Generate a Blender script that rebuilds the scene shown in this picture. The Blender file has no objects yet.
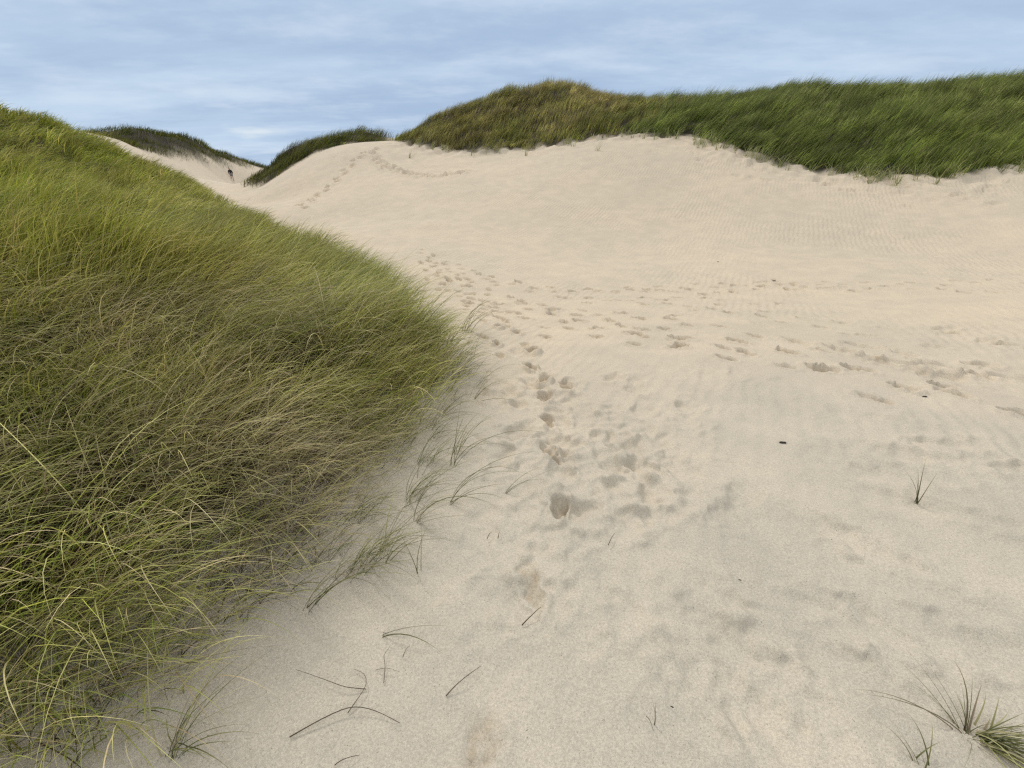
import bpy, bmesh, math, random
import numpy as np
rng = np.random.default_rng(7)
random.seed(7)
R = math.radians
scene = bpy.context.scene
col = scene.collection

# ------------------------------------------------------------------ camera
F, PITCH, EYE = 430.0, R(26.5), 1.6
cp, sp = math.cos(PITCH), math.sin(PITCH)
cam = bpy.data.cameras.new('camera'); cam.sensor_width = 36; cam.lens = 36 * F / 1024
cam.clip_start = 0.05; cam.clip_end = 5000
co = bpy.data.objects.new('camera', cam); col.objects.link(co)
co.location = (0, 0, EYE); co.rotation_euler = (math.pi / 2 - PITCH, 0, 0)
scene.camera = co

def P(u, v, t, dz=0.0):
    """point seen at picture position (u, v) at depth t metres"""
    rx = (u - 512) / F; up = -(v - 384) / F
    return (rx * t, (cp + sp * up) * t, EYE + (-sp + cp * up) * t - dz)

# ------------------------------------------------------------------ noise
def hash2(ix, iy, seed):
    h = (ix.astype(np.int64) * 374761393 + iy.astype(np.int64) * 668265263 + seed * 974634777) & 0xffffffff
    h = ((h ^ (h >> 13)) * 1274126177) & 0xffffffff
    return ((h ^ (h >> 16)) & 0xffff) / 65535.0
def vnoise(x, y, seed=0):
    ix = np.floor(x); iy = np.floor(y); fx = x - ix; fy = y - iy
    fx = fx * fx * fx * (fx * (fx * 6 - 15) + 10); fy = fy * fy * fy * (fy * (fy * 6 - 15) + 10)
    a = hash2(ix, iy, seed); b = hash2(ix + 1, iy, seed); c = hash2(ix, iy + 1, seed); d = hash2(ix + 1, iy + 1, seed)
    return (a + (b - a) * fx + (c - a) * fy + (a - b - c + d) * fx * fy) * 2 - 1
def fbm(x, y, seed=0, octv=4):
    s = np.zeros_like(x, dtype=float); a = 1.0; f = 1.0
    for k in range(octv):
        s += a * vnoise(x * f + 17.3 * k, y * f - 9.1 * k, seed + k); a *= 0.5; f *= 2.03
    return s
def smooth(a, b, x):
    t = np.clip((x - a) / (b - a), 0, 1); return t * t * (3 - 2 * t)

# ------------------------------------------------------------------ terrain control points
C = []
def w(x, y, z): C.append((x, y, z))
def c(u, v, t, dz=0.0): C.append(P(u, v, t, dz))
# foreground and behind the camera
for q in [(0,0,0),(0,1,0),(0,2.2,0),(1.5,.5,.0),(1.6,2,-.0),(3,1,.06),(3.2,3,-.03),(1,3.4,-.06),(2,5,-.17),(5,5,-.15),
          (0,5,-.2),(0,7,-.36),(2.5,7.5,-.42),(5,8,-.42),(8,8,-.3),(8,4,.1),(12,8,-.05),(12,3,.5),(5,-1,.2),(0,-2,.1),(-2,-3,.6),
          (0,-8,.6),(8,-6,.8),(-8,-8,2.4),(15,-3,1.6),(20,5,2.2),(16,10,.4),(-1,9,-.35),(-2.5,11,-.3)]: w(*q)
# slope of the bowl
c(420,262,10.2); c(600,262,10.6); c(760,262,10.2); c(900,262,9.8); c(1024,262,9.4)
c(420,225,14.0); c(600,222,14.2); c(760,222,13.4); c(900,220,12.4); c(1020,220,11.6)
c(420,190,18.4); c(600,180,17.2); c(760,185,15.5); c(900,200,13.6)
# upper edge of the bare sand (foot of the grass on the right hill)
FOOT = [(395,145,25.5),(460,153,23.5),(520,151,22.6),(600,138,21.4),(690,139,19.6),(722,150,18.2),(780,165,16.8),(860,178,15.2),(940,180,14.4),(1024,171,14.2),(1150,160,14.5)]
for q in FOOT: c(*q)
c(600,152,19.6); c(460,165,21.5)
# right hill crest
CREST = [(405,138,28.5,.2),(430,121,30,.3),(465,104,31,.35),(500,93,31,.5),(560,87,30,.5),(620,97,29,.6),(680,100,28,.6),(760,91,26.5,.7),(860,81,24.5,.8),(960,78,23,.8),(1024,78,22.5,.8),(1150,78,22,.8)]
for u, v, t, dz in CREST: c(u, v, t, dz * .5)
c(500,120,26.2); c(560,115,25.2); c(620,117,24); c(700,118,22.5); c(800,125,20); c(900,130,18.5); c(1000,128,18)
# behind the right hill
for q in [(-2,44,3.2),(6,44,4),(14,42,4),(22,38,4),(32,32,4.5),(40,20,5),(10,70,1),(30,60,1),(50,50,1),(-10,60,-1)]: w(*q)
# crest dune in the middle and its left flank
c(365,142,26.5); c(340,153,25); c(382,141,28); c(300,180,23); c(340,185,21); c(365,165,23); c(300,210,17.5); c(350,215,17)
c(262,187,27); c(300,163,27.5); c(330,148,27.5)
# hummock behind it (under grass)
c(245,187,31); c(258,176,34,.2); c(285,153,33,.3); c(318,135,32,.3); c(345,129,31.5,.3); c(370,131,31.5,.3); c(388,139,31,.4)
w(-16,44,.6); w(-12,48,.0)
# valley running away to the left
c(250,205,21); c(270,228,15.5); c(250,196,27); c(225,192,30); c(200,184,37); c(231,179.6,70); c(231,184,52); c(150,172,42); c(180,175,52)
c(257,167.5,84); c(240,167.5,78); c(215,172,66)
# far left dune: sand face and grass crown
c(130,158,46); c(160,166,52); c(118,142,50); c(152,154,55); c(189,160,62); c(217,165,68); c(240,167,76)
c(97,138,58,.1); c(80,142,57,.1); c(125,130,62,.1); c(165,137,68,.1); c(205,147,75,.1); c(230,155,82,.1); c(248,164,90,.1); w(-75,95,3.5)
w(-80,70,4); w(-70,110,2); w(-40,110,-1); w(-25,120,-1.5)
# near left dune (under grass)
LFOOT = [(-2.4,-1.2),(-1.75,0.0),(-1.22,.75),(-.92,1.35),(-.70,2.2),(-.62,2.9),(-.60,3.7),(-.76,4.6),(-1.22,5.8),(-2.1,7.4),(-4.1,10.2),(-6.8,13.4),(-10,17.2),(-14,22),(-20,29),(-30,38)]
for x, y in LFOOT[1:9]: w(x + .08, y, -.0 - .035 * max(0, y - 2))
w(-2.1,7.4,-.3); w(-4.1,10.2,-.15)
for q in [(-1.3,1.8,.16),(-2,1,.3),(-2,3,.38),(-3,.5,.6),(-3,2,.62),(-1.2,4,.2),(-3,4,.62),(-4.5,3,1.0),(-4.5,5,.9),(-3,6.2,.35),
          (-6,2,1.35),(-6.5,6,1.1),(-5.5,8.5,.5),(-4,-2,1.4),(-9,0,2.2),(-9,5,1.6),(-9.5,9.5,1.25)]: w(*q)
DZ = .45
for u, v, t in [(300,225,11.3),(250,206,13.6),(200,191,15.5),(150,168,17),(125,155,17.5),(104,140,18.5),(50,120,19),(0,111,19),(-120,85,19)]: c(u, v, t, DZ)
w(-13,12,1.3); w(-16,8,2.4); w(-22,12,3.4); w(-20,27,.8); w(-26,28,2.4); w(-34,24,3.6); w(-30,5,4); w(-20,-8,4); w(-28,40,1.0); w(-40,40,1.6)
CT = np.array(C, float)
def tps_fit(pts, lam=.02):
    n = len(pts); X = pts[:, :2] / 10
    d2 = ((X[:, None] - X[None]) ** 2).sum(-1)
    K = np.where(d2 > 0, d2 * np.log(d2 + 1e-12), 0) + lam * np.eye(n) * .05
    Pm = np.c_[np.ones(n), X]
    A = np.zeros((n + 3, n + 3)); A[:n, :n] = K; A[:n, n:] = Pm; A[n:, :n] = Pm.T
    return np.linalg.solve(A, np.r_[pts[:, 2], 0, 0, 0])
WT = tps_fit(CT)
def base_h(x, y):
    x = np.asarray(x, float); y = np.asarray(y, float); shp = x.shape
    xf = x.ravel() / 10; yf = y.ravel() / 10; out = np.empty(xf.shape)
    n = len(CT); cx = CT[:, 0] / 10; cy = CT[:, 1] / 10
    for i in range(0, len(xf), 20000):
        a = xf[i:i+20000, None]; b = yf[i:i+20000, None]
        d2 = (a - cx) ** 2 + (b - cy) ** 2
        out[i:i+20000] = (d2 * np.log(d2 + 1e-12)) @ WT[:n] + WT[n] + WT[n+1] * a[:, 0] + WT[n+2] * b[:, 0]
    out = out.reshape(shp)
    r = np.hypot(x, y)
    k = smooth(125, 230, r)
    out = np.clip(out, -4, 9) * (1 - k) + (-2.5 + 1.5 * vnoise(x / 60, y / 60, 3)) * k
    return out

# ------------------------------------------------------------------ regions
def inside(poly, x, y):
    poly = np.array(poly); res = np.zeros(x.shape, bool); n = len(poly)
    for i in range(n):
        x1, y1 = poly[i]; x2, y2 = poly[(i + 1) % n]
        cnd = ((y1 > y) != (y2 > y))
        with np.errstate(divide='ignore', invalid='ignore'):
            xi = (x2 - x1) * (y - y1) / (y2 - y1 + 1e-12) + x1
        res ^= cnd & (x < xi)
    return res
def edge_dist(poly, x, y):
    d = np.full(x.shape, 1e9); n = len(poly)
    for i in range(n):
        x1, y1 = poly[i]; x2, y2 = poly[(i + 1) % n]
        dx, dy = x2 - x1, y2 - y1
        t = np.clip(((x - x1) * dx + (y - y1) * dy) / (dx * dx + dy * dy + 1e-12), 0, 1)
        d = np.minimum(d, np.hypot(x - x1 - t * dx, y - y1 - t * dy))
    return d
def sdist(poly, x, y):
    d = edge_dist(poly, x, y)
    return np.where(inside(poly, x, y), d, -d)
def xy(lst): return [P(*q)[:2] for q in lst]
poly_left = LFOOT + [(-45,40),(-45,-10),(-10,-10)]
footxy = xy([q[:3] for q in FOOT])
poly_right = footxy + [(30,22),(34,30),(22,36),(12,38),(2,40),(-6,40),(-9,36)]
poly_mid = xy([(243,189,30.5),(262,186,28),(285,173,27.6),(300,163,27.6),(318,153,27.8),(335,148,27.6),(352,144,28),(388,140.5,29.5),(392,134,34)]) + [(-14,44),(-20,46),(-21,38)]
poly_far = xy([(97,141,50),(111,141,50.5),(125,141,51),(137,146,53),(154,153.5,55),(168,155.5,57),(178,161,59),(189,159,62),(205,162,65),(217,165.5,68),(226,163,72),(256,168,84)]) + [(-50,112),(-78,95),(-66,66)]

# quick version of base_h for the many blade roots: bicubic-free lookup in a fine polar table
_lr0, _lr1, _NR, _NT = math.log(.3), math.log(140), 620, 900
_lr = np.linspace(_lr0, _lr1, _NR); _tt = np.linspace(-np.pi, np.pi, _NT)
_A, _B = np.meshgrid(_lr, _tt, indexing='ij')
TAB = base_h(np.sin(_B) * np.exp(_A), np.cos(_B) * np.exp(_A))
def fast_h(x, y):
    a = np.clip((np.log(np.hypot(x, y) + 1e-9) - _lr0) / (_lr1 - _lr0) * (_NR - 1), 0, _NR - 1.001)
    b = np.clip((np.arctan2(x, y) + np.pi) / (2 * np.pi) * (_NT - 1), 0, _NT - 1.001)
    i = a.astype(int); j = b.astype(int); a -= i; b -= j
    return (TAB[i, j] * (1 - a) + TAB[i + 1, j] * a) * (1 - b) + (TAB[i, j + 1] * (1 - a) + TAB[i + 1, j + 1] * a) * b
def terrain_noise(x, y):
    r = np.hypot(x, y)
    h = .035 * fbm(x / 2.3, y / 2.3, 11, 3) * smooth(.5, 4, r)
    h += .0055 * fbm(x / .35, y / .35, 21, 3)
    h += .25 * fbm(x / 9, y / 9, 31, 3) * smooth(24, 60, r)
    # lumps under the grass
    g = smooth(.15, 2.0, sdist(poly_left, x, y))
    h += .17 * fbm(x / 1.7, y / 1.5, 41, 3) * g
    g2 = smooth(.2, 3, sdist(poly_right, x, y))
    h += .2 * fbm(x / 3.2, y / 3.2, 51, 3) * g2
    g3 = np.maximum(smooth(.3, 2.5, sdist(poly_mid, x, y)), smooth(.5, 4, sdist(poly_far, x, y)))
    h += .4 * fbm(x / 3.5, y / 3.5, 61, 3) * g3
    return h
def ground(x, y): return fast_h(x, y) + terrain_noise(x, y)

# ------------------------------------------------------------------ pixel -> ground (for prints and tufts)
def cast(u, v):
    u = np.atleast_1d(np.asarray(u, float)); v = np.atleast_1d(np.asarray(v, float))
    rx = (u - 512) / F; up = -(v - 384) / F
    dy = cp + sp * up; dz = -sp + cp * up
    ts = np.geomspace(.6, 90, 420)
    T = np.repeat(ts[None], len(u), 0)
    X = rx[:, None] * T; Y = dy[:, None] * T; Z = EYE + dz[:, None] * T
    below = Z < fast_h(X, Y)
    k = np.clip(below.argmax(1), 1, None)
    lo, hi = ts[k - 1], ts[k]
    for _ in range(12):
        m = (lo + hi) / 2
        b = (EYE + dz * m) < ground(rx * m, dy * m)
        hi = np.where(b, m, hi); lo = np.where(b, lo, m)
    return np.c_[rx * hi, dy * hi]

# ------------------------------------------------------------------ stamps: prints in the sand
stamps = []   # x, y, heading, length, width, depth, sharp
def walk(px, step, size=(.085,.045), depth=.028, stagger=.1, jitter=.06, sharp=3.0, miss=.0):
    pts = cast([p[0] for p in px], [p[1] for p in px])
    seg = np.diff(pts, axis=0); L = np.hypot(*seg.T); S = np.r_[0, np.cumsum(L)]
    s = 0; side = 1
    while s < S[-1]:
        i = min(np.searchsorted(S, s, 'right') - 1, len(seg) - 1)
        q = pts[i] + seg[i] * (s - S[i]) / L[i]; d = seg[i] / L[i]
        nrm = np.array([-d[1], d[0]])
        q = q + nrm * side * stagger * rng.uniform(.7, 1.3) + rng.normal(0, jitter, 2)
        if rng.random() > miss:
            stamps.append((q[0], q[1], math.atan2(d[1], d[0]) + rng.normal(0, .15), size[0] * rng.uniform(.85, 1.15), size[1] * rng.uniform(.85, 1.15), depth * rng.uniform(.6, 1.3), sharp))
        s += step * rng.uniform(.8, 1.2); side = -side
def single(u, v, ang, l, w_, dep, sharp=3.0):
    q = cast(u, v)[0]; stamps.append((q[0], q[1], ang, l, w_, dep, sharp))
# nearest fresh prints
single(478,742, 1.35, .075,.05,.008); single(532,584, 1.8,.10,.044,.014,5); single(558,506,1.45,.085,.042,.034,5)
single(552,454, 2.1,.10,.042,.030,5); single(548,421,1.7,.11,.046,.032,5); single(545,395,1.5,.11,.048,.045,5)
single(566,384,1.4,.11,.05,.03,5); single(545,377,1.4,.11,.05,.036,5);
walk([(538,364),(520,352),(512,340),(500,325),(470,300)], .36, (.085,.05), 0.054, .1)
walk([(512,355),(497,330),(480,310),(455,285)], .4, (.09,.05), 0.032, .15)
# trails across the floor of the bowl
walk([(418,250),(440,262),(470,270),(510,284),(560,290),(640,292),(700,291),(800,288),(900,288),(1024,296)], .34, depth=0.049, stagger=0.090, jitter=0.045)
walk([(420,262),(450,283),(480,300),(530,305),(600,322),(660,338),(720,352),(780,358),(840,372),(900,382),(1024,412)], .3, depth=0.059, stagger=0.098, jitter=0.041)
walk([(430,275),(480,306),(540,318),(600,330),(690,336),(740,345),(800,362),(880,376),(960,395),(1024,404)], .36, depth=0.049, stagger=0.105, jitter=0.054)
walk([(470,300),(530,326),(600,340),(650,352),(700,352),(780,372),(880,392)], .5, depth=0.034, stagger=0.112, jitter=0.054)
walk([(640,300),(700,298),(740,288),(780,280),(800,290),(860,290)], .4, depth=0.043, stagger=0.098, jitter=0.054)
walk([(640,320),(740,310),(820,318),(900,328),(1024,344)], .5, depth=0.041, stagger=0.098, jitter=0.054)
walk([(760,330),(860,350),(960,366),(1024,372)], .45, (.13,.06), 0.040, .15, .06, 2.0)
walk([(860,340),(960,345),(1024,340)], .6, (.13,.06), 0.032, .2, .06, 2.0)
walk([(960,465),(1024,462)], .35, (.2,.06), 0.019, .1, .05, 2.0)
walk([(900,355),(1010,385)], .5, (.13,.06), 0.035, .2, .06, 2.0)
walk([(425,258),(460,276),(520,288),(600,300),(680,306),(760,318),(850,330)], .36, depth=0.035, stagger=0.090, jitter=0.045)
walk([(440,270),(500,296),(560,308),(640,318),(720,330),(800,344),(880,362),(960,378),(1024,392)], .34, depth=0.043, stagger=0.090, jitter=0.041)
walk([(600,292),(700,286),(820,282),(930,284),(1024,282)], .36, depth=0.035, stagger=0.105, jitter=0.054)
walk([(560,300),(640,304),(720,300),(800,304)], .5, depth=0.030, stagger=0.150, jitter=0.090)
walk([(840,352),(900,366),(960,376),(1024,384)], .34, (.16,.07), depth=0.041, stagger=0.112, jitter=0.045, sharp=2.2)
walk([(900,330),(960,326),(1024,328)], .5, (.18,.07), depth=0.024, stagger=0.112, jitter=0.045, sharp=2)
# trails climbing the crest dune
walk([(372,150),(352,162),(330,185),(312,200),(300,208)], .55, (.2,.11), 0.112, .12, .06)
walk([(372,153),(385,166),(410,175),(440,176),(470,172)], .3, (.25,.14), 0.112, .1, .06, 2.0)
walk([(700,152),(760,170),(840,186),(940,192),(1024,186)], .4, (.2,.1), 0.056, .3, .3, 2.0)
walk([(650,148),(720,160),(800,178),(900,196),(1024,204)], .6, (.2,.1), 0.048, .4, .35, 2.0)
walk([(200,200),(160,190)], .8, (.4,.2), 0.096, .3, .2, 2.0)
walk([(204,187),(218,184)], .5, (.4,.2), 0.112, .3, .2, 2.0)
# old, wind-softened prints beside the path
def scatter(u0, v0, u1, v1, n, r, dep, sharp=1.0):
    for _ in range(n):
        q = cast(rng.uniform(u0, u1), rng.uniform(v0, v1))[0]
        a = rng.uniform(.75, 1.35)
        stamps.append((q[0], q[1], rng.normal(1.2, .6), r * a * 1.3, r * a * .8, dep * rng.uniform(.5, 1.2), sharp))
scatter(500,370,640,470,60,.075,.021,1.3); scatter(560,400,700,520,45,.08,.016,1.2); scatter(440,340,560,400,26,.08,.02)
scatter(480,470,660,620,38,.08,.009); scatter(640,430,760,520,16,.085,.012); scatter(420,560,620,760,18,.08,.006)
scatter(470,400,520,520,12,.07,.016); scatter(600,560,760,760,18,.12,.004); scatter(640,330,1024,460,40,.09,.008)
# long wind-blown hollows, lower right
for u, v, a in [(905,420,2.75),(940,440,2.75),(950,455,2.7),(890,450,2.6),(915,475,2.6),(870,475,2.5),(890,505,2.6),(880,550,2.5),(900,580,2.4),(845,530,2.5),(820,600,2.5),
                (780,610,2.5),(850,625,2.4),(760,660,2.2),(740,700,2.1),(830,660,2.4),(940,505,2.6),(700,600,2.0),(690,690,1.9),(930,640,2.5),(990,690,2.5),(780,720,2.2)]:
    single(u + rng.uniform(-6, 6), v + rng.uniform(-6, 6), a + rng.normal(0, .15), rng.uniform(.16, .28), rng.uniform(.05, .085), rng.uniform(.009, .018), 1.1)
DAMP = None
def add_stamps(x, y, z):
    global DAMP
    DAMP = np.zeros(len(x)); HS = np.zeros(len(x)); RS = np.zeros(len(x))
    for (sx, sy, a, l, wd, dep, sh) in stamps:
        m = np.where((np.abs(x - sx) < l * 3) & (np.abs(y - sy) < l * 3))[0]
        if not len(m): continue
        dx = x[m] - sx; dy = y[m] - sy
        ca, sa = math.cos(a), math.sin(a)
        p = dx * ca + dy * sa; q = -dx * sa + dy * ca
        q = q + .4 * wd * fbm(x[m] * 14, y[m] * 14, 5, 2); p = p + .3 * l * fbm(x[m] * 11 + 9, y[m] * 11, 6, 2)
        wq = wd * (1 + .22 * np.sin(p / l * 1.9) - .22 * np.exp(-((p / l + .15) / .3) ** 2)) if sh > 3.5 else wd
        rr = np.sqrt((p / l) ** 2 + (q / wq) ** 2)
        hole = -dep * np.exp(-rr ** (2 * sh) * .8)
        if sh > 2.5: hole *= 1 + .22 * fbm(x[m] * 30, y[m] * 30, 8, 2) + .25 * np.sin(p / l * 3)
        rim = dep * .42 * np.exp(-((rr - 1.55) / .38) ** 2) * (1 + .6 * vnoise(x[m] * 16, y[m] * 16, 4)) * (1 - .5 * p / (np.abs(p) + l))
        if sh > 2.5: HS[m] = np.minimum(HS[m], hole); RS[m] = np.maximum(RS[m], rim * (rr > .8))
        else: z[m] += hole + rim
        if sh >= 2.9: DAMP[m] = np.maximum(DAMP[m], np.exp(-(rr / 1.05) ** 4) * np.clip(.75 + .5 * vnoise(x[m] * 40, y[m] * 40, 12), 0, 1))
    return z + HS + RS * np.clip(1 + HS / .012, 0, 1)

# ------------------------------------------------------------------ build the ground sheet
th_a = np.linspace(-R(76), R(76), 1050)
th_b = np.linspace(R(76), R(284), 130)[1:-1]
th = np.r_[th_a, th_b]
rad = np.r_[np.geomspace(.35, 60, 860), np.geomspace(60, 3000, 90)[1:]]
TH, RR = np.meshgrid(th, rad)
GX = (np.sin(TH) * RR).ravel(); GY = (np.cos(TH) * RR).ravel()
GZ = base_h(GX, GY) + terrain_noise(GX, GY)
sl = sdist(poly_left, GX, GY)
# little heaps of churned sand on the bank under the right hill, and eroded brow
near_rim = edge_dist(footxy + footxy[::-1], GX, GY)
GZ += .11 * fbm(GX / .5, GY / .5, 71, 3) * np.exp(-(near_rim / .9) ** 2)
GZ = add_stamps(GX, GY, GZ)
nt, nr = len(th), len(rad)
verts = np.c_[GX, GY, GZ]
i, j = np.meshgrid(np.arange(nr - 1), np.arange(nt), indexing='ij')
j2 = (j + 1) % nt
faces = np.stack([i * nt + j, i * nt + j2, (i + 1) * nt + j2, (i + 1) * nt + j], -1).reshape(-1, 4)[:, ::-1]
center = len(verts)
verts = np.r_[verts, [[0, 0, float(ground(np.array([0.]), np.array([0.]))[0])]]]
def fast_mesh(name, V, Q=None, T=None):
    me = bpy.data.meshes.new(name)
    me.vertices.add(len(V)); me.vertices.foreach_set('co', np.asarray(V, np.float32).ravel())
    nq = 0 if Q is None else len(Q); ntr = 0 if T is None else len(T)
    loops = np.concatenate([np.asarray(Q).ravel() if nq else np.zeros(0, int), np.asarray(T).ravel() if ntr else np.zeros(0, int)]).astype(np.int32)
    me.loops.add(len(loops)); me.loops.foreach_set('vertex_index', loops)
    starts = np.concatenate([np.arange(nq) * 4, nq * 4 + np.arange(ntr) * 3]).astype(np.int32)
    me.polygons.add(nq + ntr); me.polygons.foreach_set('loop_start', starts)
    me.polygons.foreach_set('use_smooth', np.ones(nq + ntr, bool))
    me.update(calc_edges=True); me.validate()
    return me
tri = np.c_[np.full(nt, center), (np.arange(nt) + 1) % nt, np.arange(nt)]
gm = fast_mesh('sand', verts, faces, tri)
# litter mask: brown dead grass lying under the tufts
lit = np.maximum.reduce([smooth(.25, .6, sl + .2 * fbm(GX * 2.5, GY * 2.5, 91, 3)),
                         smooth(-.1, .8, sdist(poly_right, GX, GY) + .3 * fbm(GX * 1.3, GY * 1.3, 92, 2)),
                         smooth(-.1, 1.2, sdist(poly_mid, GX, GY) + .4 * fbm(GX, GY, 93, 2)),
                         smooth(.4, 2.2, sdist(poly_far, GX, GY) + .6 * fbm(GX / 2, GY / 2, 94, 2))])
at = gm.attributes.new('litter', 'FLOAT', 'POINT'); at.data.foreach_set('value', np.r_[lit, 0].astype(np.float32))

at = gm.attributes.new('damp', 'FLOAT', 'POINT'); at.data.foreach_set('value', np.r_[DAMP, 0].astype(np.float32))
# ------------------------------------------------------------------ materials
def new_mat(name):
    m = bpy.data.materials.new(name); m.use_nodes = True
    nt_ = m.node_tree; nt_.nodes.clear(); return m, nt_.nodes, nt_.links
def node(ns, typ, **kw):
    n = ns.new(typ)
    for k, v in kw.items():
        if k in n.inputs: n.inputs[k].default_value = v
        else: setattr(n, k, v)
    return n
def sand_material():
    m, ns, ln = new_mat('sand')
    out = ns.new('ShaderNodeOutputMaterial'); b = node(ns, 'ShaderNodeBsdfPrincipled', Roughness=.95)
    b.inputs['Specular IOR Level'].default_value = .15
    geo = ns.new('ShaderNodeNewGeometry')
    def noise(scale, detail=2, rough=.5):
        n = node(ns, 'ShaderNodeTexNoise', Scale=scale, Detail=detail, Roughness=rough); ln.new(geo.outputs['Position'], n.inputs['Vector']); return n
    def ramp(src, a, b_, ca, cb):
        r = ns.new('ShaderNodeValToRGB'); e = r.color_ramp.elements
        e[0].position, e[1].position = a, b_; e[0].color, e[1].color = (*ca, 1), (*cb, 1)
        ln.new(src, r.inputs['Fac']); return r
    def mix(fac, a, b_, mode='MIX'):
        x = ns.new('ShaderNodeMix'); x.data_type = 'RGBA'; x.blend_type = mode
        if isinstance(fac, (int, float)): x.inputs['Factor'].default_value = fac
        else: ln.new(fac, x.inputs['Factor'])
        ln.new(a, x.inputs[6]); ln.new(b_, x.inputs[7]); return x.outputs[2]
    bigf = ramp(noise(.28, 3).outputs['Fac'], .35, .65, SAND_A, SAND_B)
    bign = ramp(noise(1.1, 3).outputs['Fac'], .35, .65, (.505,.443,.347), (.54,.472,.367))
    # coarser, greyer grains lie on the path; finer, pinker sand is blown into the bowl
    sp_ = ns.new('ShaderNodeSeparateXYZ'); ln.new(geo.outputs['Position'], sp_.inputs[0])
    ad = node(ns, 'ShaderNodeMath', operation='MULTIPLY_ADD'); ln.new(noise(.5, 3).outputs['Fac'], ad.inputs[0]); ad.inputs[1].default_value = 3.0; ln.new(sp_.outputs[1], ad.inputs[2])
    mr_ = ns.new('ShaderNodeMapRange'); mr_.interpolation_type = 'SMOOTHSTEP'; mr_.inputs[1].default_value = 2.2; mr_.inputs[2].default_value = 7.5
    ln.new(ad.outputs[0], mr_.inputs[0])
    bigm = ns.new('ShaderNodeMix'); bigm.data_type = 'RGBA'; ln.new(mr_.outputs[0], bigm.inputs['Factor']); ln.new(bign.outputs['Color'], bigm.inputs[6]); ln.new(bigf.outputs['Color'], bigm.inputs[7])
    mid = ramp(noise(2.2, 4, .6).outputs['Fac'], .35, .68, (.93,.94,.95), (1.04,1.035,1.03))
    colr = mix(1.0, bigm.outputs[2], mid.outputs['Color'], 'MULTIPLY')
    g1 = ramp(noise(430, 2, .7).outputs['Fac'], .34, .66, (.79,.79,.80), (1.18,1.18,1.17))
    g2 = ramp(noise(120, 2, .6).outputs['Fac'], .36, .64, (.89,.89,.89), (1.10,1.10,1.10))
    colr = mix(1.0, colr, g1.outputs['Color'], 'MULTIPLY'); colr = mix(1.0, colr, g2.outputs['Color'], 'MULTIPLY')
    dark = ramp(noise(170, 1).outputs['Fac'], .24, .29, (.35,.33,.3), (1,1,1))
    colr = mix(.8, colr, dark.outputs['Color'], 'MULTIPLY')
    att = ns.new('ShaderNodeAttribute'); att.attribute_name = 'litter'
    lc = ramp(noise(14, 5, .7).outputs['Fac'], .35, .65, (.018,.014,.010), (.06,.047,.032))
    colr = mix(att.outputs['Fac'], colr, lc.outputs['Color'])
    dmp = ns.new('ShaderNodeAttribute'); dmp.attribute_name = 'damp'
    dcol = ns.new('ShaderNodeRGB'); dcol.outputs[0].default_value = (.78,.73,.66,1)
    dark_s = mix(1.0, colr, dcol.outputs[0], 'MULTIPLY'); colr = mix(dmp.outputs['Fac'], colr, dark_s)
    ln.new(colr, b.inputs['Base Color'])
    # wind ripples
    mp = node(ns, 'ShaderNodeMapping'); mp.inputs['Rotation'].default_value = (0, 0, R(28)); ln.new(geo.outputs['Position'], mp.inputs['Vector'])
    wv = node(ns, 'ShaderNodeTexWave', Scale=2.6, Distortion=5.0, Detail=2.0); wv.inputs['Detail Scale'].default_value = 1.2
    ln.new(mp.outputs[0], wv.inputs['Vector'])
    rm = noise(.35, 2); rr_ = ns.new('ShaderNodeMapRange'); rr_.inputs[1].default_value = .42; rr_.inputs[2].default_value = .62
    ln.new(rm.outputs['Fac'], rr_.inputs[0])
    mul = node(ns, 'ShaderNodeMath', operation='MULTIPLY'); ln.new(wv.outputs['Fac'], mul.inputs[0]); ln.new(rr_.outputs[0], mul.inputs[1])
    b1 = node(ns, 'ShaderNodeBump', Strength=.6, Distance=.012); ln.new(mul.outputs[0], b1.inputs['Height'])
    b2 = node(ns, 'ShaderNodeBump', Strength=.22, Distance=.03); ln.new(noise(9, 4, .55).outputs['Fac'], b2.inputs['Height']); ln.new(b1.outputs[0], b2.inputs['Normal'])
    b3 = node(ns, 'ShaderNodeBump', Strength=.5, Distance=.004); ln.new(noise(230, 2, .7).outputs['Fac'], b3.inputs['Height']); ln.new(b2.outputs[0], b3.inputs['Normal'])
    ln.new(b3.outputs[0], b.inputs['Normal']); ln.new(b.outputs[0], out.inputs[0])
    return m
SAND_A, SAND_B = (.565,.475,.35), (.61,.50,.365)
sand_m = sand_material()
def grass_material(name, trans=.22, rgh=.55, spec=.3):
    m, ns, ln = new_mat(name)
    out = ns.new('ShaderNodeOutputMaterial')
    att = ns.new('ShaderNodeAttribute'); att.attribute_name = 'blade'
    b = node(ns, 'ShaderNodeBsdfPrincipled', Roughness=rgh); b.inputs['Specular IOR Level'].default_value = spec
    t = ns.new('ShaderNodeBsdfTranslucent'); mx = node(ns, 'ShaderNodeMixShader', Fac=trans)
    ln.new(att.outputs['Color'], b.inputs['Base Color']); ln.new(att.outputs['Color'], t.inputs['Color'])
    ln.new(b.outputs[0], mx.inputs[1]); ln.new(t.outputs[0], mx.inputs[2]); ln.new(mx.outputs[0], out.inputs[0]); return m
grass_m = grass_material('marram_leaf', .3)
grass_far = grass_material('far_marram_leaf', .25, .75, .12)
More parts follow.
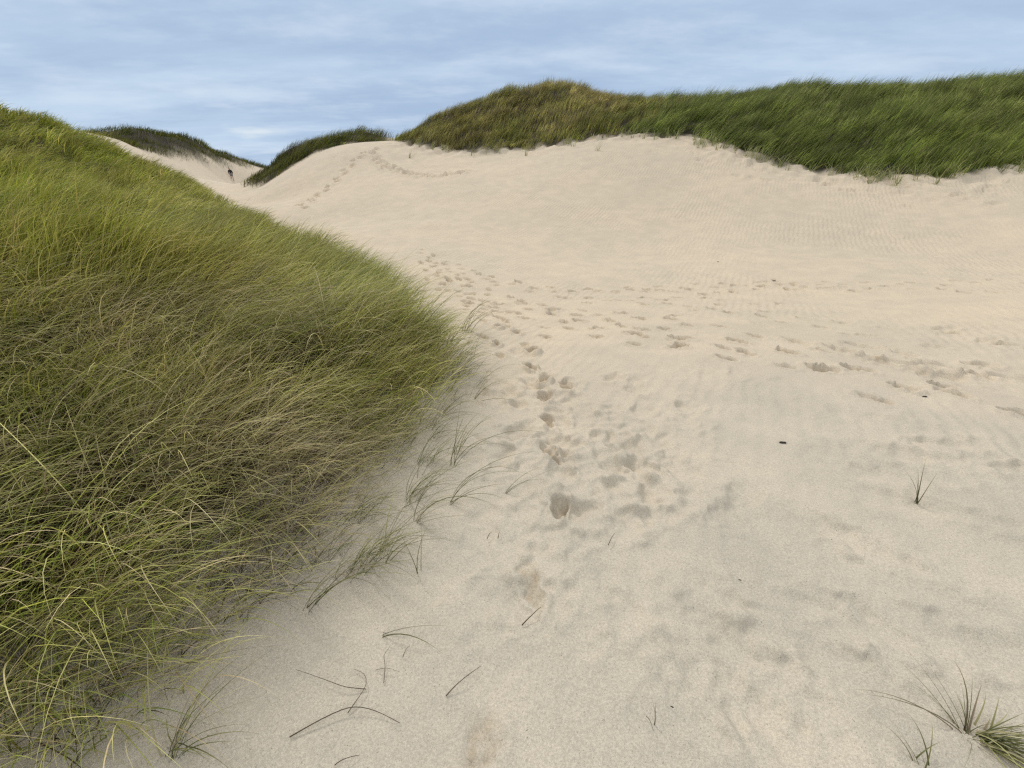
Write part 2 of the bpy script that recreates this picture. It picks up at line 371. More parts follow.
def plain(name, colr, rough=.8, var=.3, scale=40):
    m, ns, ln = new_mat(name)
    out = ns.new('ShaderNodeOutputMaterial'); b = node(ns, 'ShaderNodeBsdfPrincipled', Roughness=rough)
    n = node(ns, 'ShaderNodeTexNoise', Scale=scale, Detail=4.0); tc = ns.new('ShaderNodeTexCoord'); ln.new(tc.outputs['Object'], n.inputs['Vector'])
    r = ns.new('ShaderNodeValToRGB'); e = r.color_ramp.elements; e[0].position = .3; e[1].position = .7
    e[0].color = (*[k * (1 - var) for k in colr], 1); e[1].color = (*[k * (1 + var) for k in colr], 1)
    ln.new(n.outputs['Fac'], r.inputs[0]); ln.new(r.outputs[0], b.inputs['Base Color']); ln.new(b.outputs[0], out.inputs[0]); return m

def link(name, me, mat, parent=None, loc=None):
    o = bpy.data.objects.new(name, me); col.objects.link(o)
    if mat: me.materials.append(mat)
    if parent: o.parent = parent
    if loc is not None: o.location = loc
    return o
def tag(o, label=None, cat=None, group=None, kind=None):
    if label: o['label'] = label
    if cat: o['category'] = cat
    if group: o['group'] = group
    if kind: o['kind'] = kind
    return o
g_o = link('sand', gm, sand_m); tag(g_o, 'pale beige dune sand with footprints and wind hollows', 'sand', kind='structure')

# ------------------------------------------------------------------ grass blades
def blades(name, root, az, L, w0, f0, f1, colr, tipc, nseg=5, powr=1.3, droop=None):
    """ribbons: root (n,3), azimuth, length, width, angle from vertical at root/tip, colours root->tip"""
    n = len(root); S = nseg + 1
    s = np.linspace(0, 1, S)
    phi = f0[:, None] + (f1 - f0)[:, None] * s[None] ** powr
    pm = (phi[:, 1:] + phi[:, :-1]) / 2
    azs = az[:, None] + rng.normal(0, .25, n)[:, None] * s[None, 1:]
    dl = (L / nseg)[:, None]
    hx = np.sin(pm) * np.cos(azs) * dl; hy = np.sin(pm) * np.sin(azs) * dl; hz = np.cos(pm) * dl
    px = np.concatenate([np.zeros((n, 1)), np.cumsum(hx, 1)], 1) + root[:, 0:1]
    py = np.concatenate([np.zeros((n, 1)), np.cumsum(hy, 1)], 1) + root[:, 1:2]
    pz = np.concatenate([np.zeros((n, 1)), np.cumsum(hz, 1)], 1) + root[:, 2:3]
    wd = w0[:, None] * np.maximum(.06, (1 - s[None] ** 1.8)) * .5
    roll = rng.normal(0, .6, n)
    sx = -np.sin(az) * np.cos(roll); sy = np.cos(az) * np.cos(roll); sz = np.sin(roll)
    V = np.empty((n, S, 2, 3), np.float32)
    V[:, :, 0, 0] = px - sx[:, None] * wd; V[:, :, 1, 0] = px + sx[:, None] * wd
    V[:, :, 0, 1] = py - sy[:, None] * wd; V[:, :, 1, 1] = py + sy[:, None] * wd
    V[:, :, 0, 2] = pz - sz[:, None] * wd; V[:, :, 1, 2] = pz + sz[:, None] * wd
    b = (np.arange(n) * S * 2)[:, None] + (np.arange(nseg) * 2)[None]
    Q = np.stack([b, b + 1, b + 3, b + 2], -1).reshape(-1, 4)
    me = fast_mesh(name, V.reshape(-1, 3), Q)
    cc = colr[:, None, :] * (1 - s[None, :, None]) + tipc[:, None, :] * s[None, :, None]
    cc = np.repeat(cc[:, :, None, :], 2, 2)
    rgba = np.concatenate([cc, np.ones(cc.shape[:-1] + (1,))], -1).astype(np.float32)
    a = me.attributes.new('blade', 'FLOAT_COLOR', 'POINT'); a.data.foreach_set('color', rgba.ravel())
    return me
GREEN = np.array([[.15,.19,.028],[.21,.24,.040],[.10,.15,.022],[.25,.26,.055]])
STRAW = np.array([[.50,.46,.22],[.58,.52,.30],[.42,.41,.16],[.46,.37,.25]])
BROWN = np.array([[.14,.10,.055],[.20,.15,.09]])
def pick(pal, n): return pal[rng.integers(0, len(pal), n)] * rng.uniform(.8, 1.2, (n, 1))

def field(name, poly, tuft_fn, per, box, wind, tint=(1,1,1), straw=.35, brown=.08, Lr=(.5,.85), wd=.004, nseg=4, spread=.12, edge=.6, frames=None, drynoise=(1.5, 0), straw_patch=1.0, cull=None, maxn=10**9, stiff=(.2,1.25), depthw=None, splay=.5, tonevar=.22, mat=None, gaps=0., dryfn=None):
    x0, x1, y0, y1 = box
    n = tuft_fn['n']
    if tuft_fn.get('polar'):
        th0, th1, r0, r1 = tuft_fn['polar']; e = tuft_fn.get('e', 1.0)
        t = rng.uniform(th0, th1, n); uu = rng.random(n)
        k = 2 - e
        r = (r0 ** k + (r1 ** k - r0 ** k) * uu) ** (1 / k) if abs(k) > 1e-3 else r0 * (r1 / r0) ** uu
        x = r * np.sin(t); y = r * np.cos(t)
    else:
        x = rng.uniform(x0, x1, n); y = rng.uniform(y0, y1, n)
    sd = sdist(poly, x, y) + .22 * edge * fbm(x * 1.1, y * 1.1, 77, 3)
    keep = rng.random(n) < smooth(-.1 * edge, edge, sd)
    if gaps: keep &= fbm(x / .45, y / .45, 66, 2) > -gaps
    if cull is not None: keep &= cull(x, y)
    x, y, sd = x[keep], y[keep], sd[keep]
    if drynoise: dn = fbm(x / drynoise[0], y / drynoise[0], 99 + drynoise[1], 3)
    if dryfn: dn = dn + dryfn(x, y, sd)
    hn = (.8 + .3 * vnoise(x / 1.2, y / 1.2, 55)) * rng.uniform(.78, 1.22, len(x))
    tone = np.exp(rng.normal(0, tonevar, len(x)) + .28 * vnoise(x / .9, y / .5, 60))
    big = vnoise(x / 2.5, y / 2.5, 56); wn = .5 * fbm(x / 3, y / 3, 57, 2)
    lean_n = .16 * fbm(x / 1.1, y / 1.1, 58, 2)
    m = len(x); reps = per
    idx = np.repeat(np.arange(m), reps)
    N = len(idx)
    a = rng.uniform(0, 2 * np.pi, N); rr = np.sqrt(rng.random(N)) * spread * (1 + np.hypot(x, y)[idx] * .01)
    bx = x[idx] + np.cos(a) * rr; by = y[idx] + np.sin(a) * rr
    bz = ground(bx, by) - .015
    dist = np.hypot(bx, by)
    ww = wd * (1 + (dist / depthw if depthw else 0)) * rng.uniform(.6, 1.3, N)
    L = rng.uniform(Lr[0], Lr[1], N) * hn[idx] * (.55 + .45 * smooth(-.1, 1.0, sd[idx]))
    wa = wind + wn[idx] * .6
    vx = np.cos(wa) * 1.0 + splay * np.cos(a) * rng.uniform(0, 1.4, N); vy = np.sin(wa) + splay * np.sin(a) * rng.uniform(0, 1.4, N)
    az = np.arctan2(vy, vx)
    f0 = np.clip(rng.normal(stiff[0], .16, N) + lean_n[idx], 0, 1.0)
    f1 = np.clip(rng.normal(stiff[1], .28, N) + lean_n[idx] * 2, .2, 2.2)
    cl = rng.random(N)
    dry = np.clip(straw + .30 * straw_patch * dn[idx], .03, .9)
    g = pick(GREEN, N) * (1 + .16 * big[idx])[:, None]; s_ = pick(STRAW, N); br = pick(BROWN, N)
    c0 = np.where((cl < dry)[:, None], s_ * .8, g); c0 = np.where((cl > 1 - brown)[:, None], br, c0)
    tipmix = rng.uniform(.0, .55, N)[:, None] + .15 * dry[:, None]
    c1 = c0 * (1 - tipmix) + pick(STRAW, N) * tipmix
    c0 = c0 * tone[idx][:, None]; c1 = c1 * tone[idx][:, None]
    c0 = c0 * np.array(tint); c1 = c1 * np.array(tint)
    me = blades(name, np.c_[bx, by, bz], az, L, ww, f0, f1, c0, c1, nseg)
    print(name, N)
    return link(name, me, mat or grass_m)
infr = lambda x, y: (np.abs(x) < (y + 1.2) * 1.45 + 1.0)
# near left dune: close part and the rest, two densities merged as one object later
parts = []
NT = (1.16,1.15,.66)
def deadpatch(x, y, sd): return 1.7 * np.exp(-(((x + 1.35) / .55) ** 2 + ((y - 1.85) / .55) ** 2)) + .9 * np.exp(-(((x + 2.6) / .5) ** 2 + ((y - 3.6) / .7) ** 2)) - .1
# short dark growth and dead leaves near the ground
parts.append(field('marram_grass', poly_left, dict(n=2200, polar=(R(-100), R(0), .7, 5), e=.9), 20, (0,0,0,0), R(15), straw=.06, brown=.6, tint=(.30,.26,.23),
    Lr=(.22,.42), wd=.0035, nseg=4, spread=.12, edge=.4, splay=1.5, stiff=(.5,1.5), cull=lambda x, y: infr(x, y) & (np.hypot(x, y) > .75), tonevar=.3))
# long arching upper leaves, tangled
parts.append(field('marram_grass', poly_left, dict(n=2500, polar=(R(-100), R(0), .7, 4.3), e=1.0), 14, (0,0,0,0), R(8), straw=.46, brown=.09, dryfn=deadpatch, tint=(1.24,1.18,1.06), gaps=.9,
    Lr=(.5,1.0), wd=.0034, nseg=8, spread=.13, edge=.2, splay=1.35, stiff=(.4,1.7), cull=lambda x, y: infr(x, y) & (np.hypot(x, y) > .8), tonevar=.3, depthw=10, straw_patch=1.3))
parts.append(field('marram_grass', poly_left, dict(n=15500, polar=(R(-80), R(0), 1.8, 34), e=1.15), 15, (0,0,0,0), R(18), dryfn=deadpatch, straw=.27, brown=.05,
    Lr=(.45,.85), wd=.0046, nseg=5, spread=.15, edge=.6, splay=.6, stiff=(.4,1.4), tint=NT, cull=lambda x, y: infr(x, y) & (rng.random(x.shape) < smooth(1.4, 5.5, np.hypot(x, y))), depthw=5, tonevar=.3, straw_patch=1.2))
def join_mesh(objs, name):
    # merge the pieces of one grass mass into a single mesh (no operators)
    Vs, Qs, Cs = [], [], []; off = 0
    for o in objs:
        me = o.data; nv = len(me.vertices)
        v = np.empty(nv * 3, np.float32); me.vertices.foreach_get('co', v)
        q = np.empty(len(me.loops), np.int32); me.loops.foreach_get('vertex_index', q)
        cdat = np.empty(nv * 4, np.float32); me.attributes['blade'].data.foreach_get('color', cdat)
        Vs.append(v.reshape(-1, 3)); Qs.append(q.reshape(-1, 4) + off); Cs.append(cdat); off += nv
        bpy.data.objects.remove(o); bpy.data.meshes.remove(me)
    me = fast_mesh(name, np.concatenate(Vs), np.concatenate(Qs))
    a = me.attributes.new('blade', 'FLOAT_COLOR', 'POINT'); a.data.foreach_set('color', np.concatenate(Cs))
    return link(name, me, grass_m)
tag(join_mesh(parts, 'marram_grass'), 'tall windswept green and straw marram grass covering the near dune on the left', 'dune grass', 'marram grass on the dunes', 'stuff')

# right hill: olive knoll on the left, dark green ridge on the right
xs = footxy
split = lambda x, y: x < 5.2 + 1.5 * fbm(x / 2, y / 2, 88, 3) + (y - 22) * .35 + rng.normal(0, 1.3, x.shape)
knoll = field('marram_grass', poly_right, dict(n=6500), 14, (-10, 14, 19, 38), R(20), straw=.56, brown=.13, Lr=(.45,.8), wd=.03, nseg=3, spread=.22,
    edge=.7, stiff=(.15,.95), tint=(.84,.77,.46), dryfn=lambda x, y, sd: 1.1 * smooth(1.5, 6, sd) - .9, cull=lambda x, y: infr(x, y) & split(x, y), splay=.35, straw_patch=1.2, drynoise=(2.5, 4), tonevar=.38, mat=grass_far)
tag(knoll, 'olive and straw coloured marram grass on the rounded knoll beyond the sand bowl', 'dune grass', 'marram grass on the dunes', 'stuff')
ridge = field('marram_grass', poly_right, dict(n=11500), 16, (1, 33, 13, 37), R(12), straw=.10, brown=.05, dryfn=lambda x, y, sd: .9 * smooth(3, 8, sd) - .2, Lr=(.65,1.1), wd=.022, nseg=4, spread=.2,
    edge=.6, stiff=(.35,1.2), tint=(.58,.64,.42), cull=lambda x, y: infr(x, y) & ~split(x, y), splay=.18, straw_patch=.4, drynoise=(2.0, 7), tonevar=.42, mat=grass_far)
tag(ridge, 'long dark green marram grass combed by wind along the ridge at the upper right', 'dune grass', 'marram grass on the dunes', 'stuff')
mid = field('marram_grass', poly_mid, dict(n=4200), 12, (-24, -6, 26, 47), R(20), straw=.16, brown=.14, Lr=(.45,.85), wd=.035, nseg=3, spread=.3,
    edge=.6, stiff=(.15,.9), tint=(.52,.52,.34), drynoise=(2.5, 11), splay=.35, tonevar=.38, mat=grass_far)
tag(mid, 'dark olive marram grass on the hummock beside the bare crest of sand', 'dune grass', 'marram grass on the dunes', 'stuff')
far = field('marram_grass', poly_far, dict(n=12000), 8, (-82, -28, 46, 118), R(20), straw=.08, brown=.12, Lr=(.6,1.0), wd=.07, nseg=3, spread=.5,
    edge=.45, stiff=(.15,.9), tint=(.46,.46,.25), drynoise=(4, 13), splay=.35, cull=lambda x, y: np.hypot(x, y) < 125, tonevar=.3, mat=grass_far)
tag(far, 'dark brownish green marram grass capping the distant dune at the far left', 'dune grass', 'marram grass on the dunes', 'stuff')

# ------------------------------------------------------------------ single tufts and sprigs
def tuft_mesh(name, n, L, spreadaz, wd=.0035, pal=None, f=(.3,1.5), rad=.012, tips=None, nseg=8, sc=1.9):
    az = rng.uniform(*spreadaz, n); rr = rad * np.sqrt(rng.random(n)); a = rng.uniform(0, 6.28, n)
    root = np.c_[np.cos(a) * rr, np.sin(a) * rr, np.full(n, -.01)]
    Ls = rng.uniform(L[0], L[1], n) * sc; wd = wd * 1.5
    c0 = pick(pal if pal is not None else GREEN, n)
    c1 = c0 * .6 + pick(STRAW, n) * .4 if tips is None else c0 * (1 - tips) + pick(STRAW, n) * tips
    return blades(name, root, az, Ls, np.full(n, wd) * rng.uniform(.8, 1.2, n), np.clip(rng.normal(f[0], .2, n), .02, 1.5), np.clip(rng.normal(f[1] + .3, .22, n), .1, 2.5), c0 * .75, c1, nseg, 1.1)
def tuft(u, v, green, dead, label, cat='grass tuft', group=None, xyz=None):
    q = cast(u, v)[0] if xyz is None else xyz
    z = float(ground(np.array([q[0]]), np.array([q[1]]))[0])
    e = bpy.data.objects.new('grass_tuft', None); col.objects.link(e); e.location = (q[0], q[1], z); e.empty_display_size = .1
    tag(e, label, cat, group)
    if green: link('green_leaves', tuft_mesh('green_leaves', **green), grass_m, e)
    if dead: link('dry_leaves', tuft_mesh('dry_leaves', **dead), grass_m, e)
    return e
DK = GREEN * .42
OL = np.array([[.13,.145,.04],[.18,.17,.055],[.09,.11,.03]])
tuft(172,752, dict(n=14, L=(.10,.23), spreadaz=(R(-25), R(60)), f=(.5,1.6), pal=GREEN*.6, wd=.0026, rad=.03), dict(n=7, L=(.15,.3), spreadaz=(R(-60), R(120)), pal=STRAW, f=(.3,1.2), rad=.03), 'arching green grass tuft in the sand at the lower left corner, leaves sweeping right')
tuft(308,608, dict(n=9, L=(.2,.36), spreadaz=(R(0), R(55)), f=(.45,1.6), pal=OL, wd=.003, rad=.03), None, 'fan of thin dark leaves arching right, beside the foot of the near grass dune')
tuft(385,562, dict(n=4, L=(.1,.2), spreadaz=(R(-10), R(45)), f=(.6,1.6), pal=OL, wd=.0025), None, 'small two-leaved sprig just right of the arching dark fan')
tuft(378,636, dict(n=3, L=(.14,.22), spreadaz=(R(-20), R(25)), f=(1.0,1.75), pal=DK, wd=.003), None, 'lone low green sprig lying flat on bare sand, left of the nearest footprints')
tuft(449,503, dict(n=9, L=(.18,.34), spreadaz=(R(-10), R(50)), f=(.45,1.75), pal=OL, wd=.0025, rad=.02), None, 'thin bowed tuft with leaf tips pointing at the deepest footprint')
tuft(452,466, dict(n=10, L=(.2,.36), spreadaz=(R(-10), R(80)), f=(.3,1.6), pal=OL, wd=.0025, rad=.02), None, 'loose tuft with crossing leaves at the near dune edge, above the bowed one')
tuft(506,493, dict(n=3, L=(.12,.2), spreadaz=(R(0), R(30)), f=(.8,1.5), pal=OL, wd=.0025), None, 'tiny sprig of three flat leaves immediately left of the deepest footprint')
tuft(416,520, dict(n=7, L=(.15,.3), spreadaz=(R(-40), R(70)), f=(.4,1.4), pal=OL, wd=.003, rad=.02), dict(n=3, L=(.1,.2), spreadaz=(R(-40), R(70)), pal=STRAW, f=(.4,1.4)), 'mixed green and dry tuft with one yellow stem at the dune edge')
tuft(419,572, dict(n=4, L=(.1,.2), spreadaz=(R(40), R(150)), f=(.2,.9), pal=OL, wd=.0022), None, 'short upright dark sprig with curled leaves below the dune edge')
tuft(430,392, dict(n=10, L=(.2,.4), spreadaz=(R(-20), R(70)), f=(.3,1.5), pal=OL, wd=.003, rad=.04), None, 'open straggling tuft hanging over sand halfway along the dune edge')
tuft(465,330, dict(n=22, L=(.2,.42), spreadaz=(R(-20), R(60)), f=(.4,1.5), pal=OL, wd=.0045, rad=.09), None, 'grey green tuft standing apart at the tip of the near grass dune')
tuft(918,502, dict(n=8, L=(.07,.15), spreadaz=(R(10), R(175)), f=(.3,.9), pal=DK*.7, wd=.0028), None, 'isolated small upright tuft on open sand at the right')
tuft(968,738, dict(n=22, L=(.06,.14), spreadaz=(R(-180), R(180)), f=(.75,1.4), pal=OL, wd=.0016), dict(n=5, L=(.1,.2), spreadaz=(R(-180), R(180)), pal=BROWN, f=(.9,1.6)), 'star-shaped tuft of thin radiating leaves in the lower right corner')
tuft(980,738, dict(n=60, L=(.07,.14), spreadaz=(R(-70), R(5)), f=(.8,1.3), pal=GREEN*.55, wd=.0026, rad=.02), dict(n=26, L=(.04,.12), spreadaz=(R(-120), R(60)), pal=STRAW, f=(.7,1.5), rad=.03), 'dense bright green bunch fanning right beside the star-shaped tuft')
tuft(922,766, dict(n=9, L=(.05,.10), spreadaz=(R(-30), R(120)), f=(.6,1.5), pal=OL, wd=.0026, rad=.02), None, 'low curled tuft cut by the bottom edge, left of the star-shaped tuft')
tuft(655,722, dict(n=2, L=(.03,.06), spreadaz=(R(60), R(140)), f=(.2,.7), pal=BROWN, wd=.002), None, 'tiny single brown stalk poking from bare sand near the bottom')
# loose tufts fringing the near dune
lp = np.array(LFOOT)
for k in range(56):
    s = rng.uniform(2.7, 6.8); i0 = int(s); q = lp[i0] + (lp[i0 + 1] - lp[i0]) * (s - i0)
    q = q + np.array([rng.uniform(-.08, .2) + .22 * rng.random() ** 3, rng.normal(0, .08)])
    tuft(0, 0, dict(n=int(rng.integers(6, 14)), L=(.12,.27), spreadaz=(R(-30), R(65)), f=(.6,1.6), pal=GREEN*.75, wd=.0020, rad=.05),
         dict(n=2, L=(.1,.24), spreadaz=(R(-50), R(90)), pal=STRAW, f=(.5,1.4), rad=.03) if k % 2 else None,
         'loose thin tuft among those fringing the near grass dune where it meets the path', group='loose tufts fringing the near grass dune', xyz=q)
# short sprigs pushing through the sand bank under the far grass
fx = np.array(footxy)
for k in range(70):
    s = rng.uniform(0.3, 9); i0 = int(s); q = fx[i0] + (fx[i0 + 1] - fx[i0]) * (s - i0)
    q = q + np.array([rng.normal(0, .15), -rng.exponential(.45 if 2 < s < 5 else .25)])
    tuft(0, 0, dict(n=12, L=(.18,.42), spreadaz=(R(-60), R(120)), f=(.2,1.0), pal=OL*2.2, wd=.009, rad=.10, nseg=3), None,
         'small sprig pushing through the sand bank just below the far hill grass', group='sprigs in the sand bank below the far hill', xyz=q)

# ------------------------------------------------------------------ twigs and debris
def twig(px, r, label, mat, sidepx=None, name='dead_stem', cat='twig', lift=.006):
    bm = bmesh.new()
    def tube(pix, r):
        pts = cast([p[0] for p in pix], [p[1] for p in pix])
        t = np.linspace(0, 1, 14); s = np.linspace(0, 1, len(pts))
        X = np.interp(t, s, pts[:, 0]); Y = np.interp(t, s, pts[:, 1])
        for _ in range(2):
            X[1:-1] = (X[:-2] + 2 * X[1:-1] + X[2:]) / 4; Y[1:-1] = (Y[:-2] + 2 * Y[1:-1] + Y[2:]) / 4
        Z = ground(X, Y) + lift + .012 * np.sin(t * 3.1)
        prev = None
        for k in range(len(t)):
            k2 = min(k, len(t) - 2); d = np.array([X[k2+1]-X[k2], Y[k2+1]-Y[k2], 0]); d /= np.linalg.norm(d) + 1e-9
            nn = np.array([-d[1], d[0], 0]); rad_ = r * (1 - .6 * t[k]); ring = []
            for a in range(6):
                v = np.array([X[k], Y[k], Z[k]]) + rad_ * (nn * math.cos(a * 1.047) + np.array([0, 0, 1]) * math.sin(a * 1.047))
                ring.append(bm.verts.new(v))
            if prev:
                for a in range(6): bm.faces.new((prev[a], prev[(a + 1) % 6], ring[(a + 1) % 6], ring[a]))
            else: bm.faces.new(ring[::-1])
            prev = ring
        bm.faces.new(prev)
    tube(px, r)
    for s_ in (sidepx or []): tube(s_, r * .7)
    me = bpy.data.meshes.new(name); bm.to_mesh(me); bm.free()
    for p_ in me.polygons: p_.use_smooth = True
    o = link(name, me, mat); tag(o, label, cat); return o
tw = plain('dead_stem', (.085,.06,.035)); tw2 = plain('dead_green_stem', (.07,.075,.025)); tw3 = plain('straw_stem', (.22,.17,.10))
twig([(290,738),(320,722),(345,711),(360,709),(378,713),(400,724)], .0022, 'long bent brown stem lying like a bow on the sand', tw, [[(348,714),(358,702),(368,688),(366,676),(354,670)],[(366,690),(345,690),(325,682),(296,670)]])
twig([(446,697),(462,683),(481,667)], .002, 'straight dark stem lying diagonally, lower left of the nearest clear footprint', tw)
twig([(522,626),(532,618),(541,608)], .0026, 'short dark twig just below the rounded footprint', tw)
twig([(384,684),(386,668),(384,658),(390,648)], .0013, 'thin upright brown stem crossed by a flat one', tw, [[(376,671),(388,671),(400,673)]])
twig([(403,658),(410,647)], .0014, 'very short brown stem to the right of the crossed stems', tw)
twig([(608,546),(615,534)], .0018, 'short dark twig on bare sand right of the rounded footprint', tw)
twig([(335,766),(345,762),(360,756)], .0018, 'short stem cut by the bottom edge below the bow-shaped stem', tw)
twig([(40,744),(70,760),(90,775)], .0022, 'dark root end at the foot of the dune in the lower left corner', tw)
twig([(97,730),(106,715),(112,700)], .0028, 'stout dark stub at the foot of the near grass dune', tw)
twig([(487,540),(492,533)], .0018, 'left one of two tiny stubs in the sand beside the path', tw)
twig([(498,539),(500,533)], .0018, 'right one of two tiny stubs in the sand beside the path', tw)
twig([(646,717),(653,732)], .0012, 'hair-thin stalk next to the tiny brown stalk', tw)
def debris(u, v, s, label, mat):
    q = cast(u, v)[0]; bm = bmesh.new()
    bmesh.ops.create_icosphere(bm, subdivisions=2, radius=1)
    for vv in bm.verts:
        k = 1 + .45 * math.sin(vv.co.x * 5 + u) * math.cos(vv.co.y * 4 + v)
        vv.co = (vv.co.x * s * 1.6 * k, vv.co.y * s * .7 * k, vv.co.z * s * .5 * k)
    for sgn in (-1, 1):   # little splintered ends
        r = bmesh.ops.create_cone(bm, cap_ends=True, segments=5, radius1=s * .3, radius2=s * .05, depth=s * 1.6)
        for vv in r['verts']: vv.co = (vv.co.z + sgn * s * 1.3, vv.co.x + sgn * s * .3, vv.co.y + .2 * s)
    me = bpy.data.meshes.new('driftwood_chip'); bm.to_mesh(me); bm.free()
    z = float(ground(np.array([q[0]]), np.array([q[1]]))[0])
    o = link('driftwood_chip', me, mat, loc=(q[0], q[1], z + s * .35)); o.rotation_euler = (0, 0, rng.uniform(-.6, .3)); tag(o, label, 'wood chip'); return o
blk = plain('dark_driftwood', (.022,.018,.014))
debris(783,443,.012,'small black chip alone on the open sand, right of the path', blk)
debris(740,580,.0035,'tiny dark fleck near a hollow at the lower right', blk)
debris(672,707,.003,'tiny dark fleck at the bottom right of centre', blk)
debris(924,398,.010,'dark speck just below the long trail of prints at the right', blk)
debris(774,281,.016,'dark speck above the trail on the far floor of the bowl', blk)
debris(718,262,.014,'dark speck on the smooth slope above the trail', blk)

# ------------------------------------------------------------------ the distant walker
def skin(name, vs, es, rads, mat, parent=None, sub=2):
    me = bpy.data.meshes.new(name); me.from_pydata(vs, es, []); me.update()
    o = link(name, me, mat, parent)
    md = o.modifiers.new('skin', 'SKIN')
    for k, r in enumerate(rads):
        rx = r if isinstance(r, tuple) else (r, r); me.skin_vertices[0].data[k].radius = rx
    me.skin_vertices[0].data[0].use_root = True
    md.use_smooth_shade = True
    s_ = o.modifiers.new('sub', 'SUBSURF'); s_.levels = s_.render_levels = sub
    return o
skin_m = plain('skin', (.42,.26,.19), .6, .05); jack = plain('black_jacket', (.012,.012,.015), .8, .3)
short = plain('grey_shorts', (.20,.185,.17), .9, .1); shoe = plain('dark_shoe', (.03,.027,.025), .7, .2); hair = plain('dark_hair', (.03,.022,.015), .7, .3)
# y is the walking direction (away); leaning a little to the left
pq = P(233, 179.6, 70); pz = float(ground(np.array([pq[0]]), np.array([pq[1]]))[0])
V = [(0,0,.93),(0,.02,1.12),(-.02,.05,1.36),(-.03,.07,1.47),(-.035,.09,1.56),(-.04,.11,1.64),(-.04,.10,1.72),      # pelvis .. head
     (-.19,.05,1.40),(-.26,-.03,1.15),(-.24,.10,.93),(-.235,.14,.85),(.15,.05,1.40),(.23,.12,1.14),(.22,.28,.96),(.215,.33,.89), # arms
     (-.10,0,.87),(-.11,.14,.50),(-.12,.06,.10),(-.12,.16,.04),(.10,0,.87),(.11,-.02,.48),(.10,-.22,.13),(.10,-.15,.04)]
E = [(0,1),(1,2),(2,3),(3,4),(4,5),(5,6),(2,7),(7,8),(8,9),(9,10),(2,11),(11,12),(12,13),(13,14),(0,15),(15,16),(16,17),(17,18),(0,19),(19,20),(20,21),(21,22)]
RD = [.14,.125,.15,.06,.055,.10,.085,.065,.05,.035,.04,.065,.05,.035,.04,.10,.065,.045,.035,.10,.065,.045,.035]
person = skin('person', V, E, RD, skin_m)
person.location = (pq[0], pq[1], pz); person.rotation_euler = (0, R(-4), R(28)); person.scale = (1.08, 1.08, 1.08)
tag(person, 'distant walker in black jacket and pale shorts crossing the sand valley', 'person')
jv = V[0:4] + V[7:10] + V[11:14]
skin('jacket', jv, [(0,1),(1,2),(2,3),(2,4),(4,5),(5,6),(2,7),(7,8),(8,9)], [.165,.16,.18,.09,.09,.075,.06,.09,.075,.06], jack, person)
skin('shorts', [V[0], V[15], (-.108,.11,.60), V[19], (.108,-.015,.60)], [(0,1),(1,2),(0,3),(3,4)], [.165,.125,.10,.125,.10], short, person)
skin('hair', [(-.04,.085,1.74),(-.04,.05,1.68)], [(0,1)], [.105,.09], hair, person)
for sx, a, b_ in ((-.12, .03, .22), (.10, -.24, -.06)):
    skin('shoe', [(sx, a, .055), (sx, (a + b_) / 2, .05), (sx, b_, .035)], [(0,1),(1,2)], [.055,.055,.045], shoe, person)

# ------------------------------------------------------------------ light and sky
SUN_EL, SUN_AZ = R(38), R(-30)      # azimuth from +Y towards +X
wd_ = bpy.data.worlds.new('World'); scene.world = wd_; wd_.use_nodes = True
ns, ln = wd_.node_tree.nodes, wd_.node_tree.links; ns.clear()
out = ns.new('ShaderNodeOutputWorld'); bg = ns.new('ShaderNodeBackground'); bg.inputs['Strength'].default_value = .1
sky = ns.new('ShaderNodeTexSky'); sky.sky_type = 'NISHITA'; sky.sun_disc = False; sky.sun_elevation = SUN_EL; sky.sun_rotation = SUN_AZ
tc = ns.new('ShaderNodeTexCoord'); sep = ns.new('ShaderNodeSeparateXYZ'); ln.new(tc.outputs['Generated'], sep.inputs[0])
def math_(op, a, b=None, c_=None):
    m = ns.new('ShaderNodeMath'); m.operation = op
    for k, v in enumerate((a, b, c_)):
        if v is None: continue
        if isinstance(v, (int, float)): m.inputs[k].default_value = v
        else: ln.new(v, m.inputs[k])
    return m.outputs[0]
zz = math_('MAXIMUM', sep.outputs[2], 0.0)
den = math_('ADD', zz, .11)
px_ = math_('DIVIDE', sep.outputs[0], den); py_ = math_('DIVIDE', sep.outputs[1], den)
cmb = ns.new('ShaderNodeCombineXYZ'); ln.new(px_, cmb.inputs[0]); ln.new(py_, cmb.inputs[1])
def wnoise(scale, detail, rough, loc, sx=1.0):
    mp = ns.new('ShaderNodeMapping'); mp.inputs['Location'].default_value = loc; mp.inputs['Scale'].default_value = (sx, 1, 1); mp.inputs['Rotation'].default_value = (0, 0, R(-8))
    ln.new(cmb.outputs[0], mp.inputs[0])
    n = ns.new('ShaderNodeTexNoise'); n.inputs['Scale'].default_value = scale; n.inputs['Detail'].default_value = detail; n.inputs['Roughness'].default_value = rough
    ln.new(mp.outputs[0], n.inputs[0]); return n.outputs['Fac']
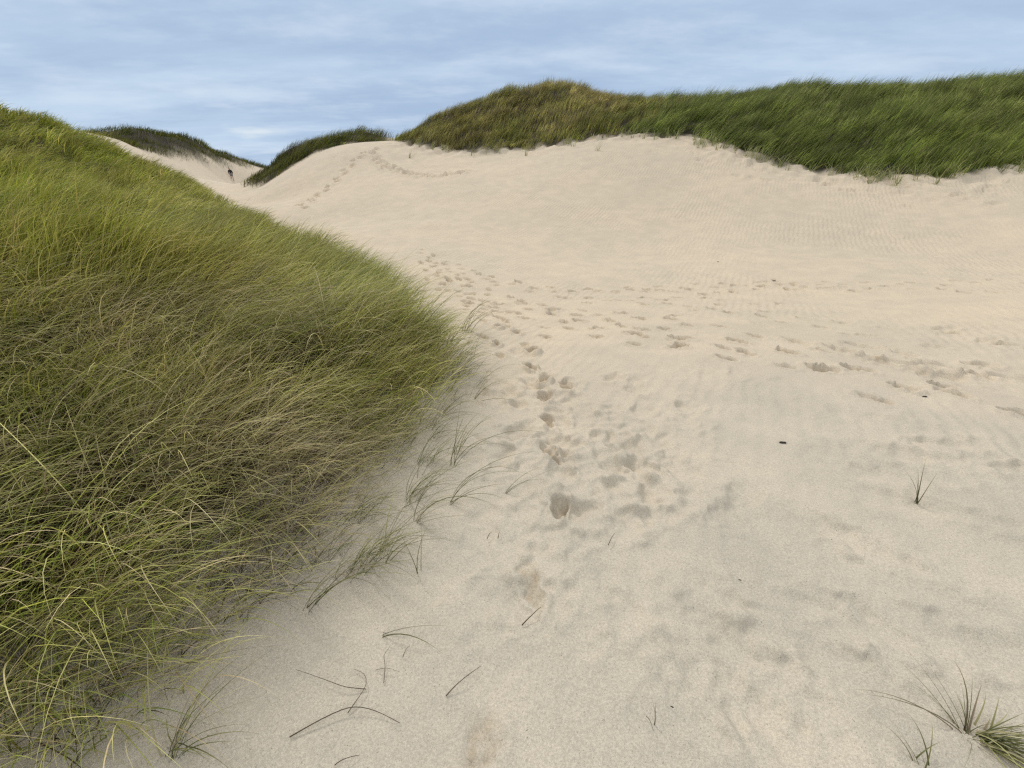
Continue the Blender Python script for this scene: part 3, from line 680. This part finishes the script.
def maprange(v, a, b, c0=0., c1=1.):
    m = ns.new('ShaderNodeMapRange'); m.interpolation_type = 'SMOOTHSTEP'
    for k, q in zip((1, 2, 3, 4), (a, b, c0, c1)): m.inputs[k].default_value = q
    ln.new(v, m.inputs[0]); return m.outputs[0]
def wmix(fac, a, b):
    x = ns.new('ShaderNodeMix'); x.data_type = 'RGBA'; ln.new(fac, x.inputs[0])
    for v, k in ((a, 6), (b, 7)):
        if isinstance(v, tuple): x.inputs[k].default_value = (*v, 1)
        else: ln.new(v, x.inputs[k])
    return x.outputs[2]
n1 = wnoise(.62, 6, .6, (3.4, 1, 0), .42); n2 = wnoise(1.2, 7, .62, (7, 4, 0), .7)
cloud = wmix(maprange(n1, .38, .62), (3.75,4.95,6.75), (4.9,6.2,7.8))
cloud = wmix(maprange(n2, .42, .74, 0, .7), cloud, (6.2,7.2,8.4))
# the veil lets more light through overhead
zen = maprange(zz, .2, .8)
cloud = wmix(zen, cloud, (10,10.2,10.4))
colr = wmix(maprange(wnoise(.8, 4, .5, (1, 9, 0)), .30, .42, .85, 1.0), sky.outputs[0], cloud)
ln.new(colr, bg.inputs[0]); ln.new(bg.outputs[0], out.inputs[0])
sun = bpy.data.lights.new('sun', 'SUN'); sun.energy = 1.5; sun.angle = R(10); sun.color = (1, .95, .90)
so = bpy.data.objects.new('sun', sun); col.objects.link(so)
from mathutils import Vector
d = Vector((math.sin(SUN_AZ) * math.cos(SUN_EL), math.cos(SUN_AZ) * math.cos(SUN_EL), math.sin(SUN_EL)))
so.rotation_euler = d.to_track_quat('Z', 'Y').to_euler()

vs_ = scene.view_settings; vs_.view_transform = 'Standard'; vs_.look = 'None'; vs_.exposure = .1; vs_.gamma = 1; vs_.use_curve_mapping = False
scene.render.engine = 'CYCLES'; scene.cycles.max_bounces = 6; scene.cycles.diffuse_bounces = 3; scene.cycles.transmission_bounces = 3
scene.cycles.use_denoising = False; scene.cycles.filter_width = 1.3; scene.cycles.denoiser = 'OPENIMAGEDENOISE'; scene.cycles.denoising_prefilter = 'ACCURATE'
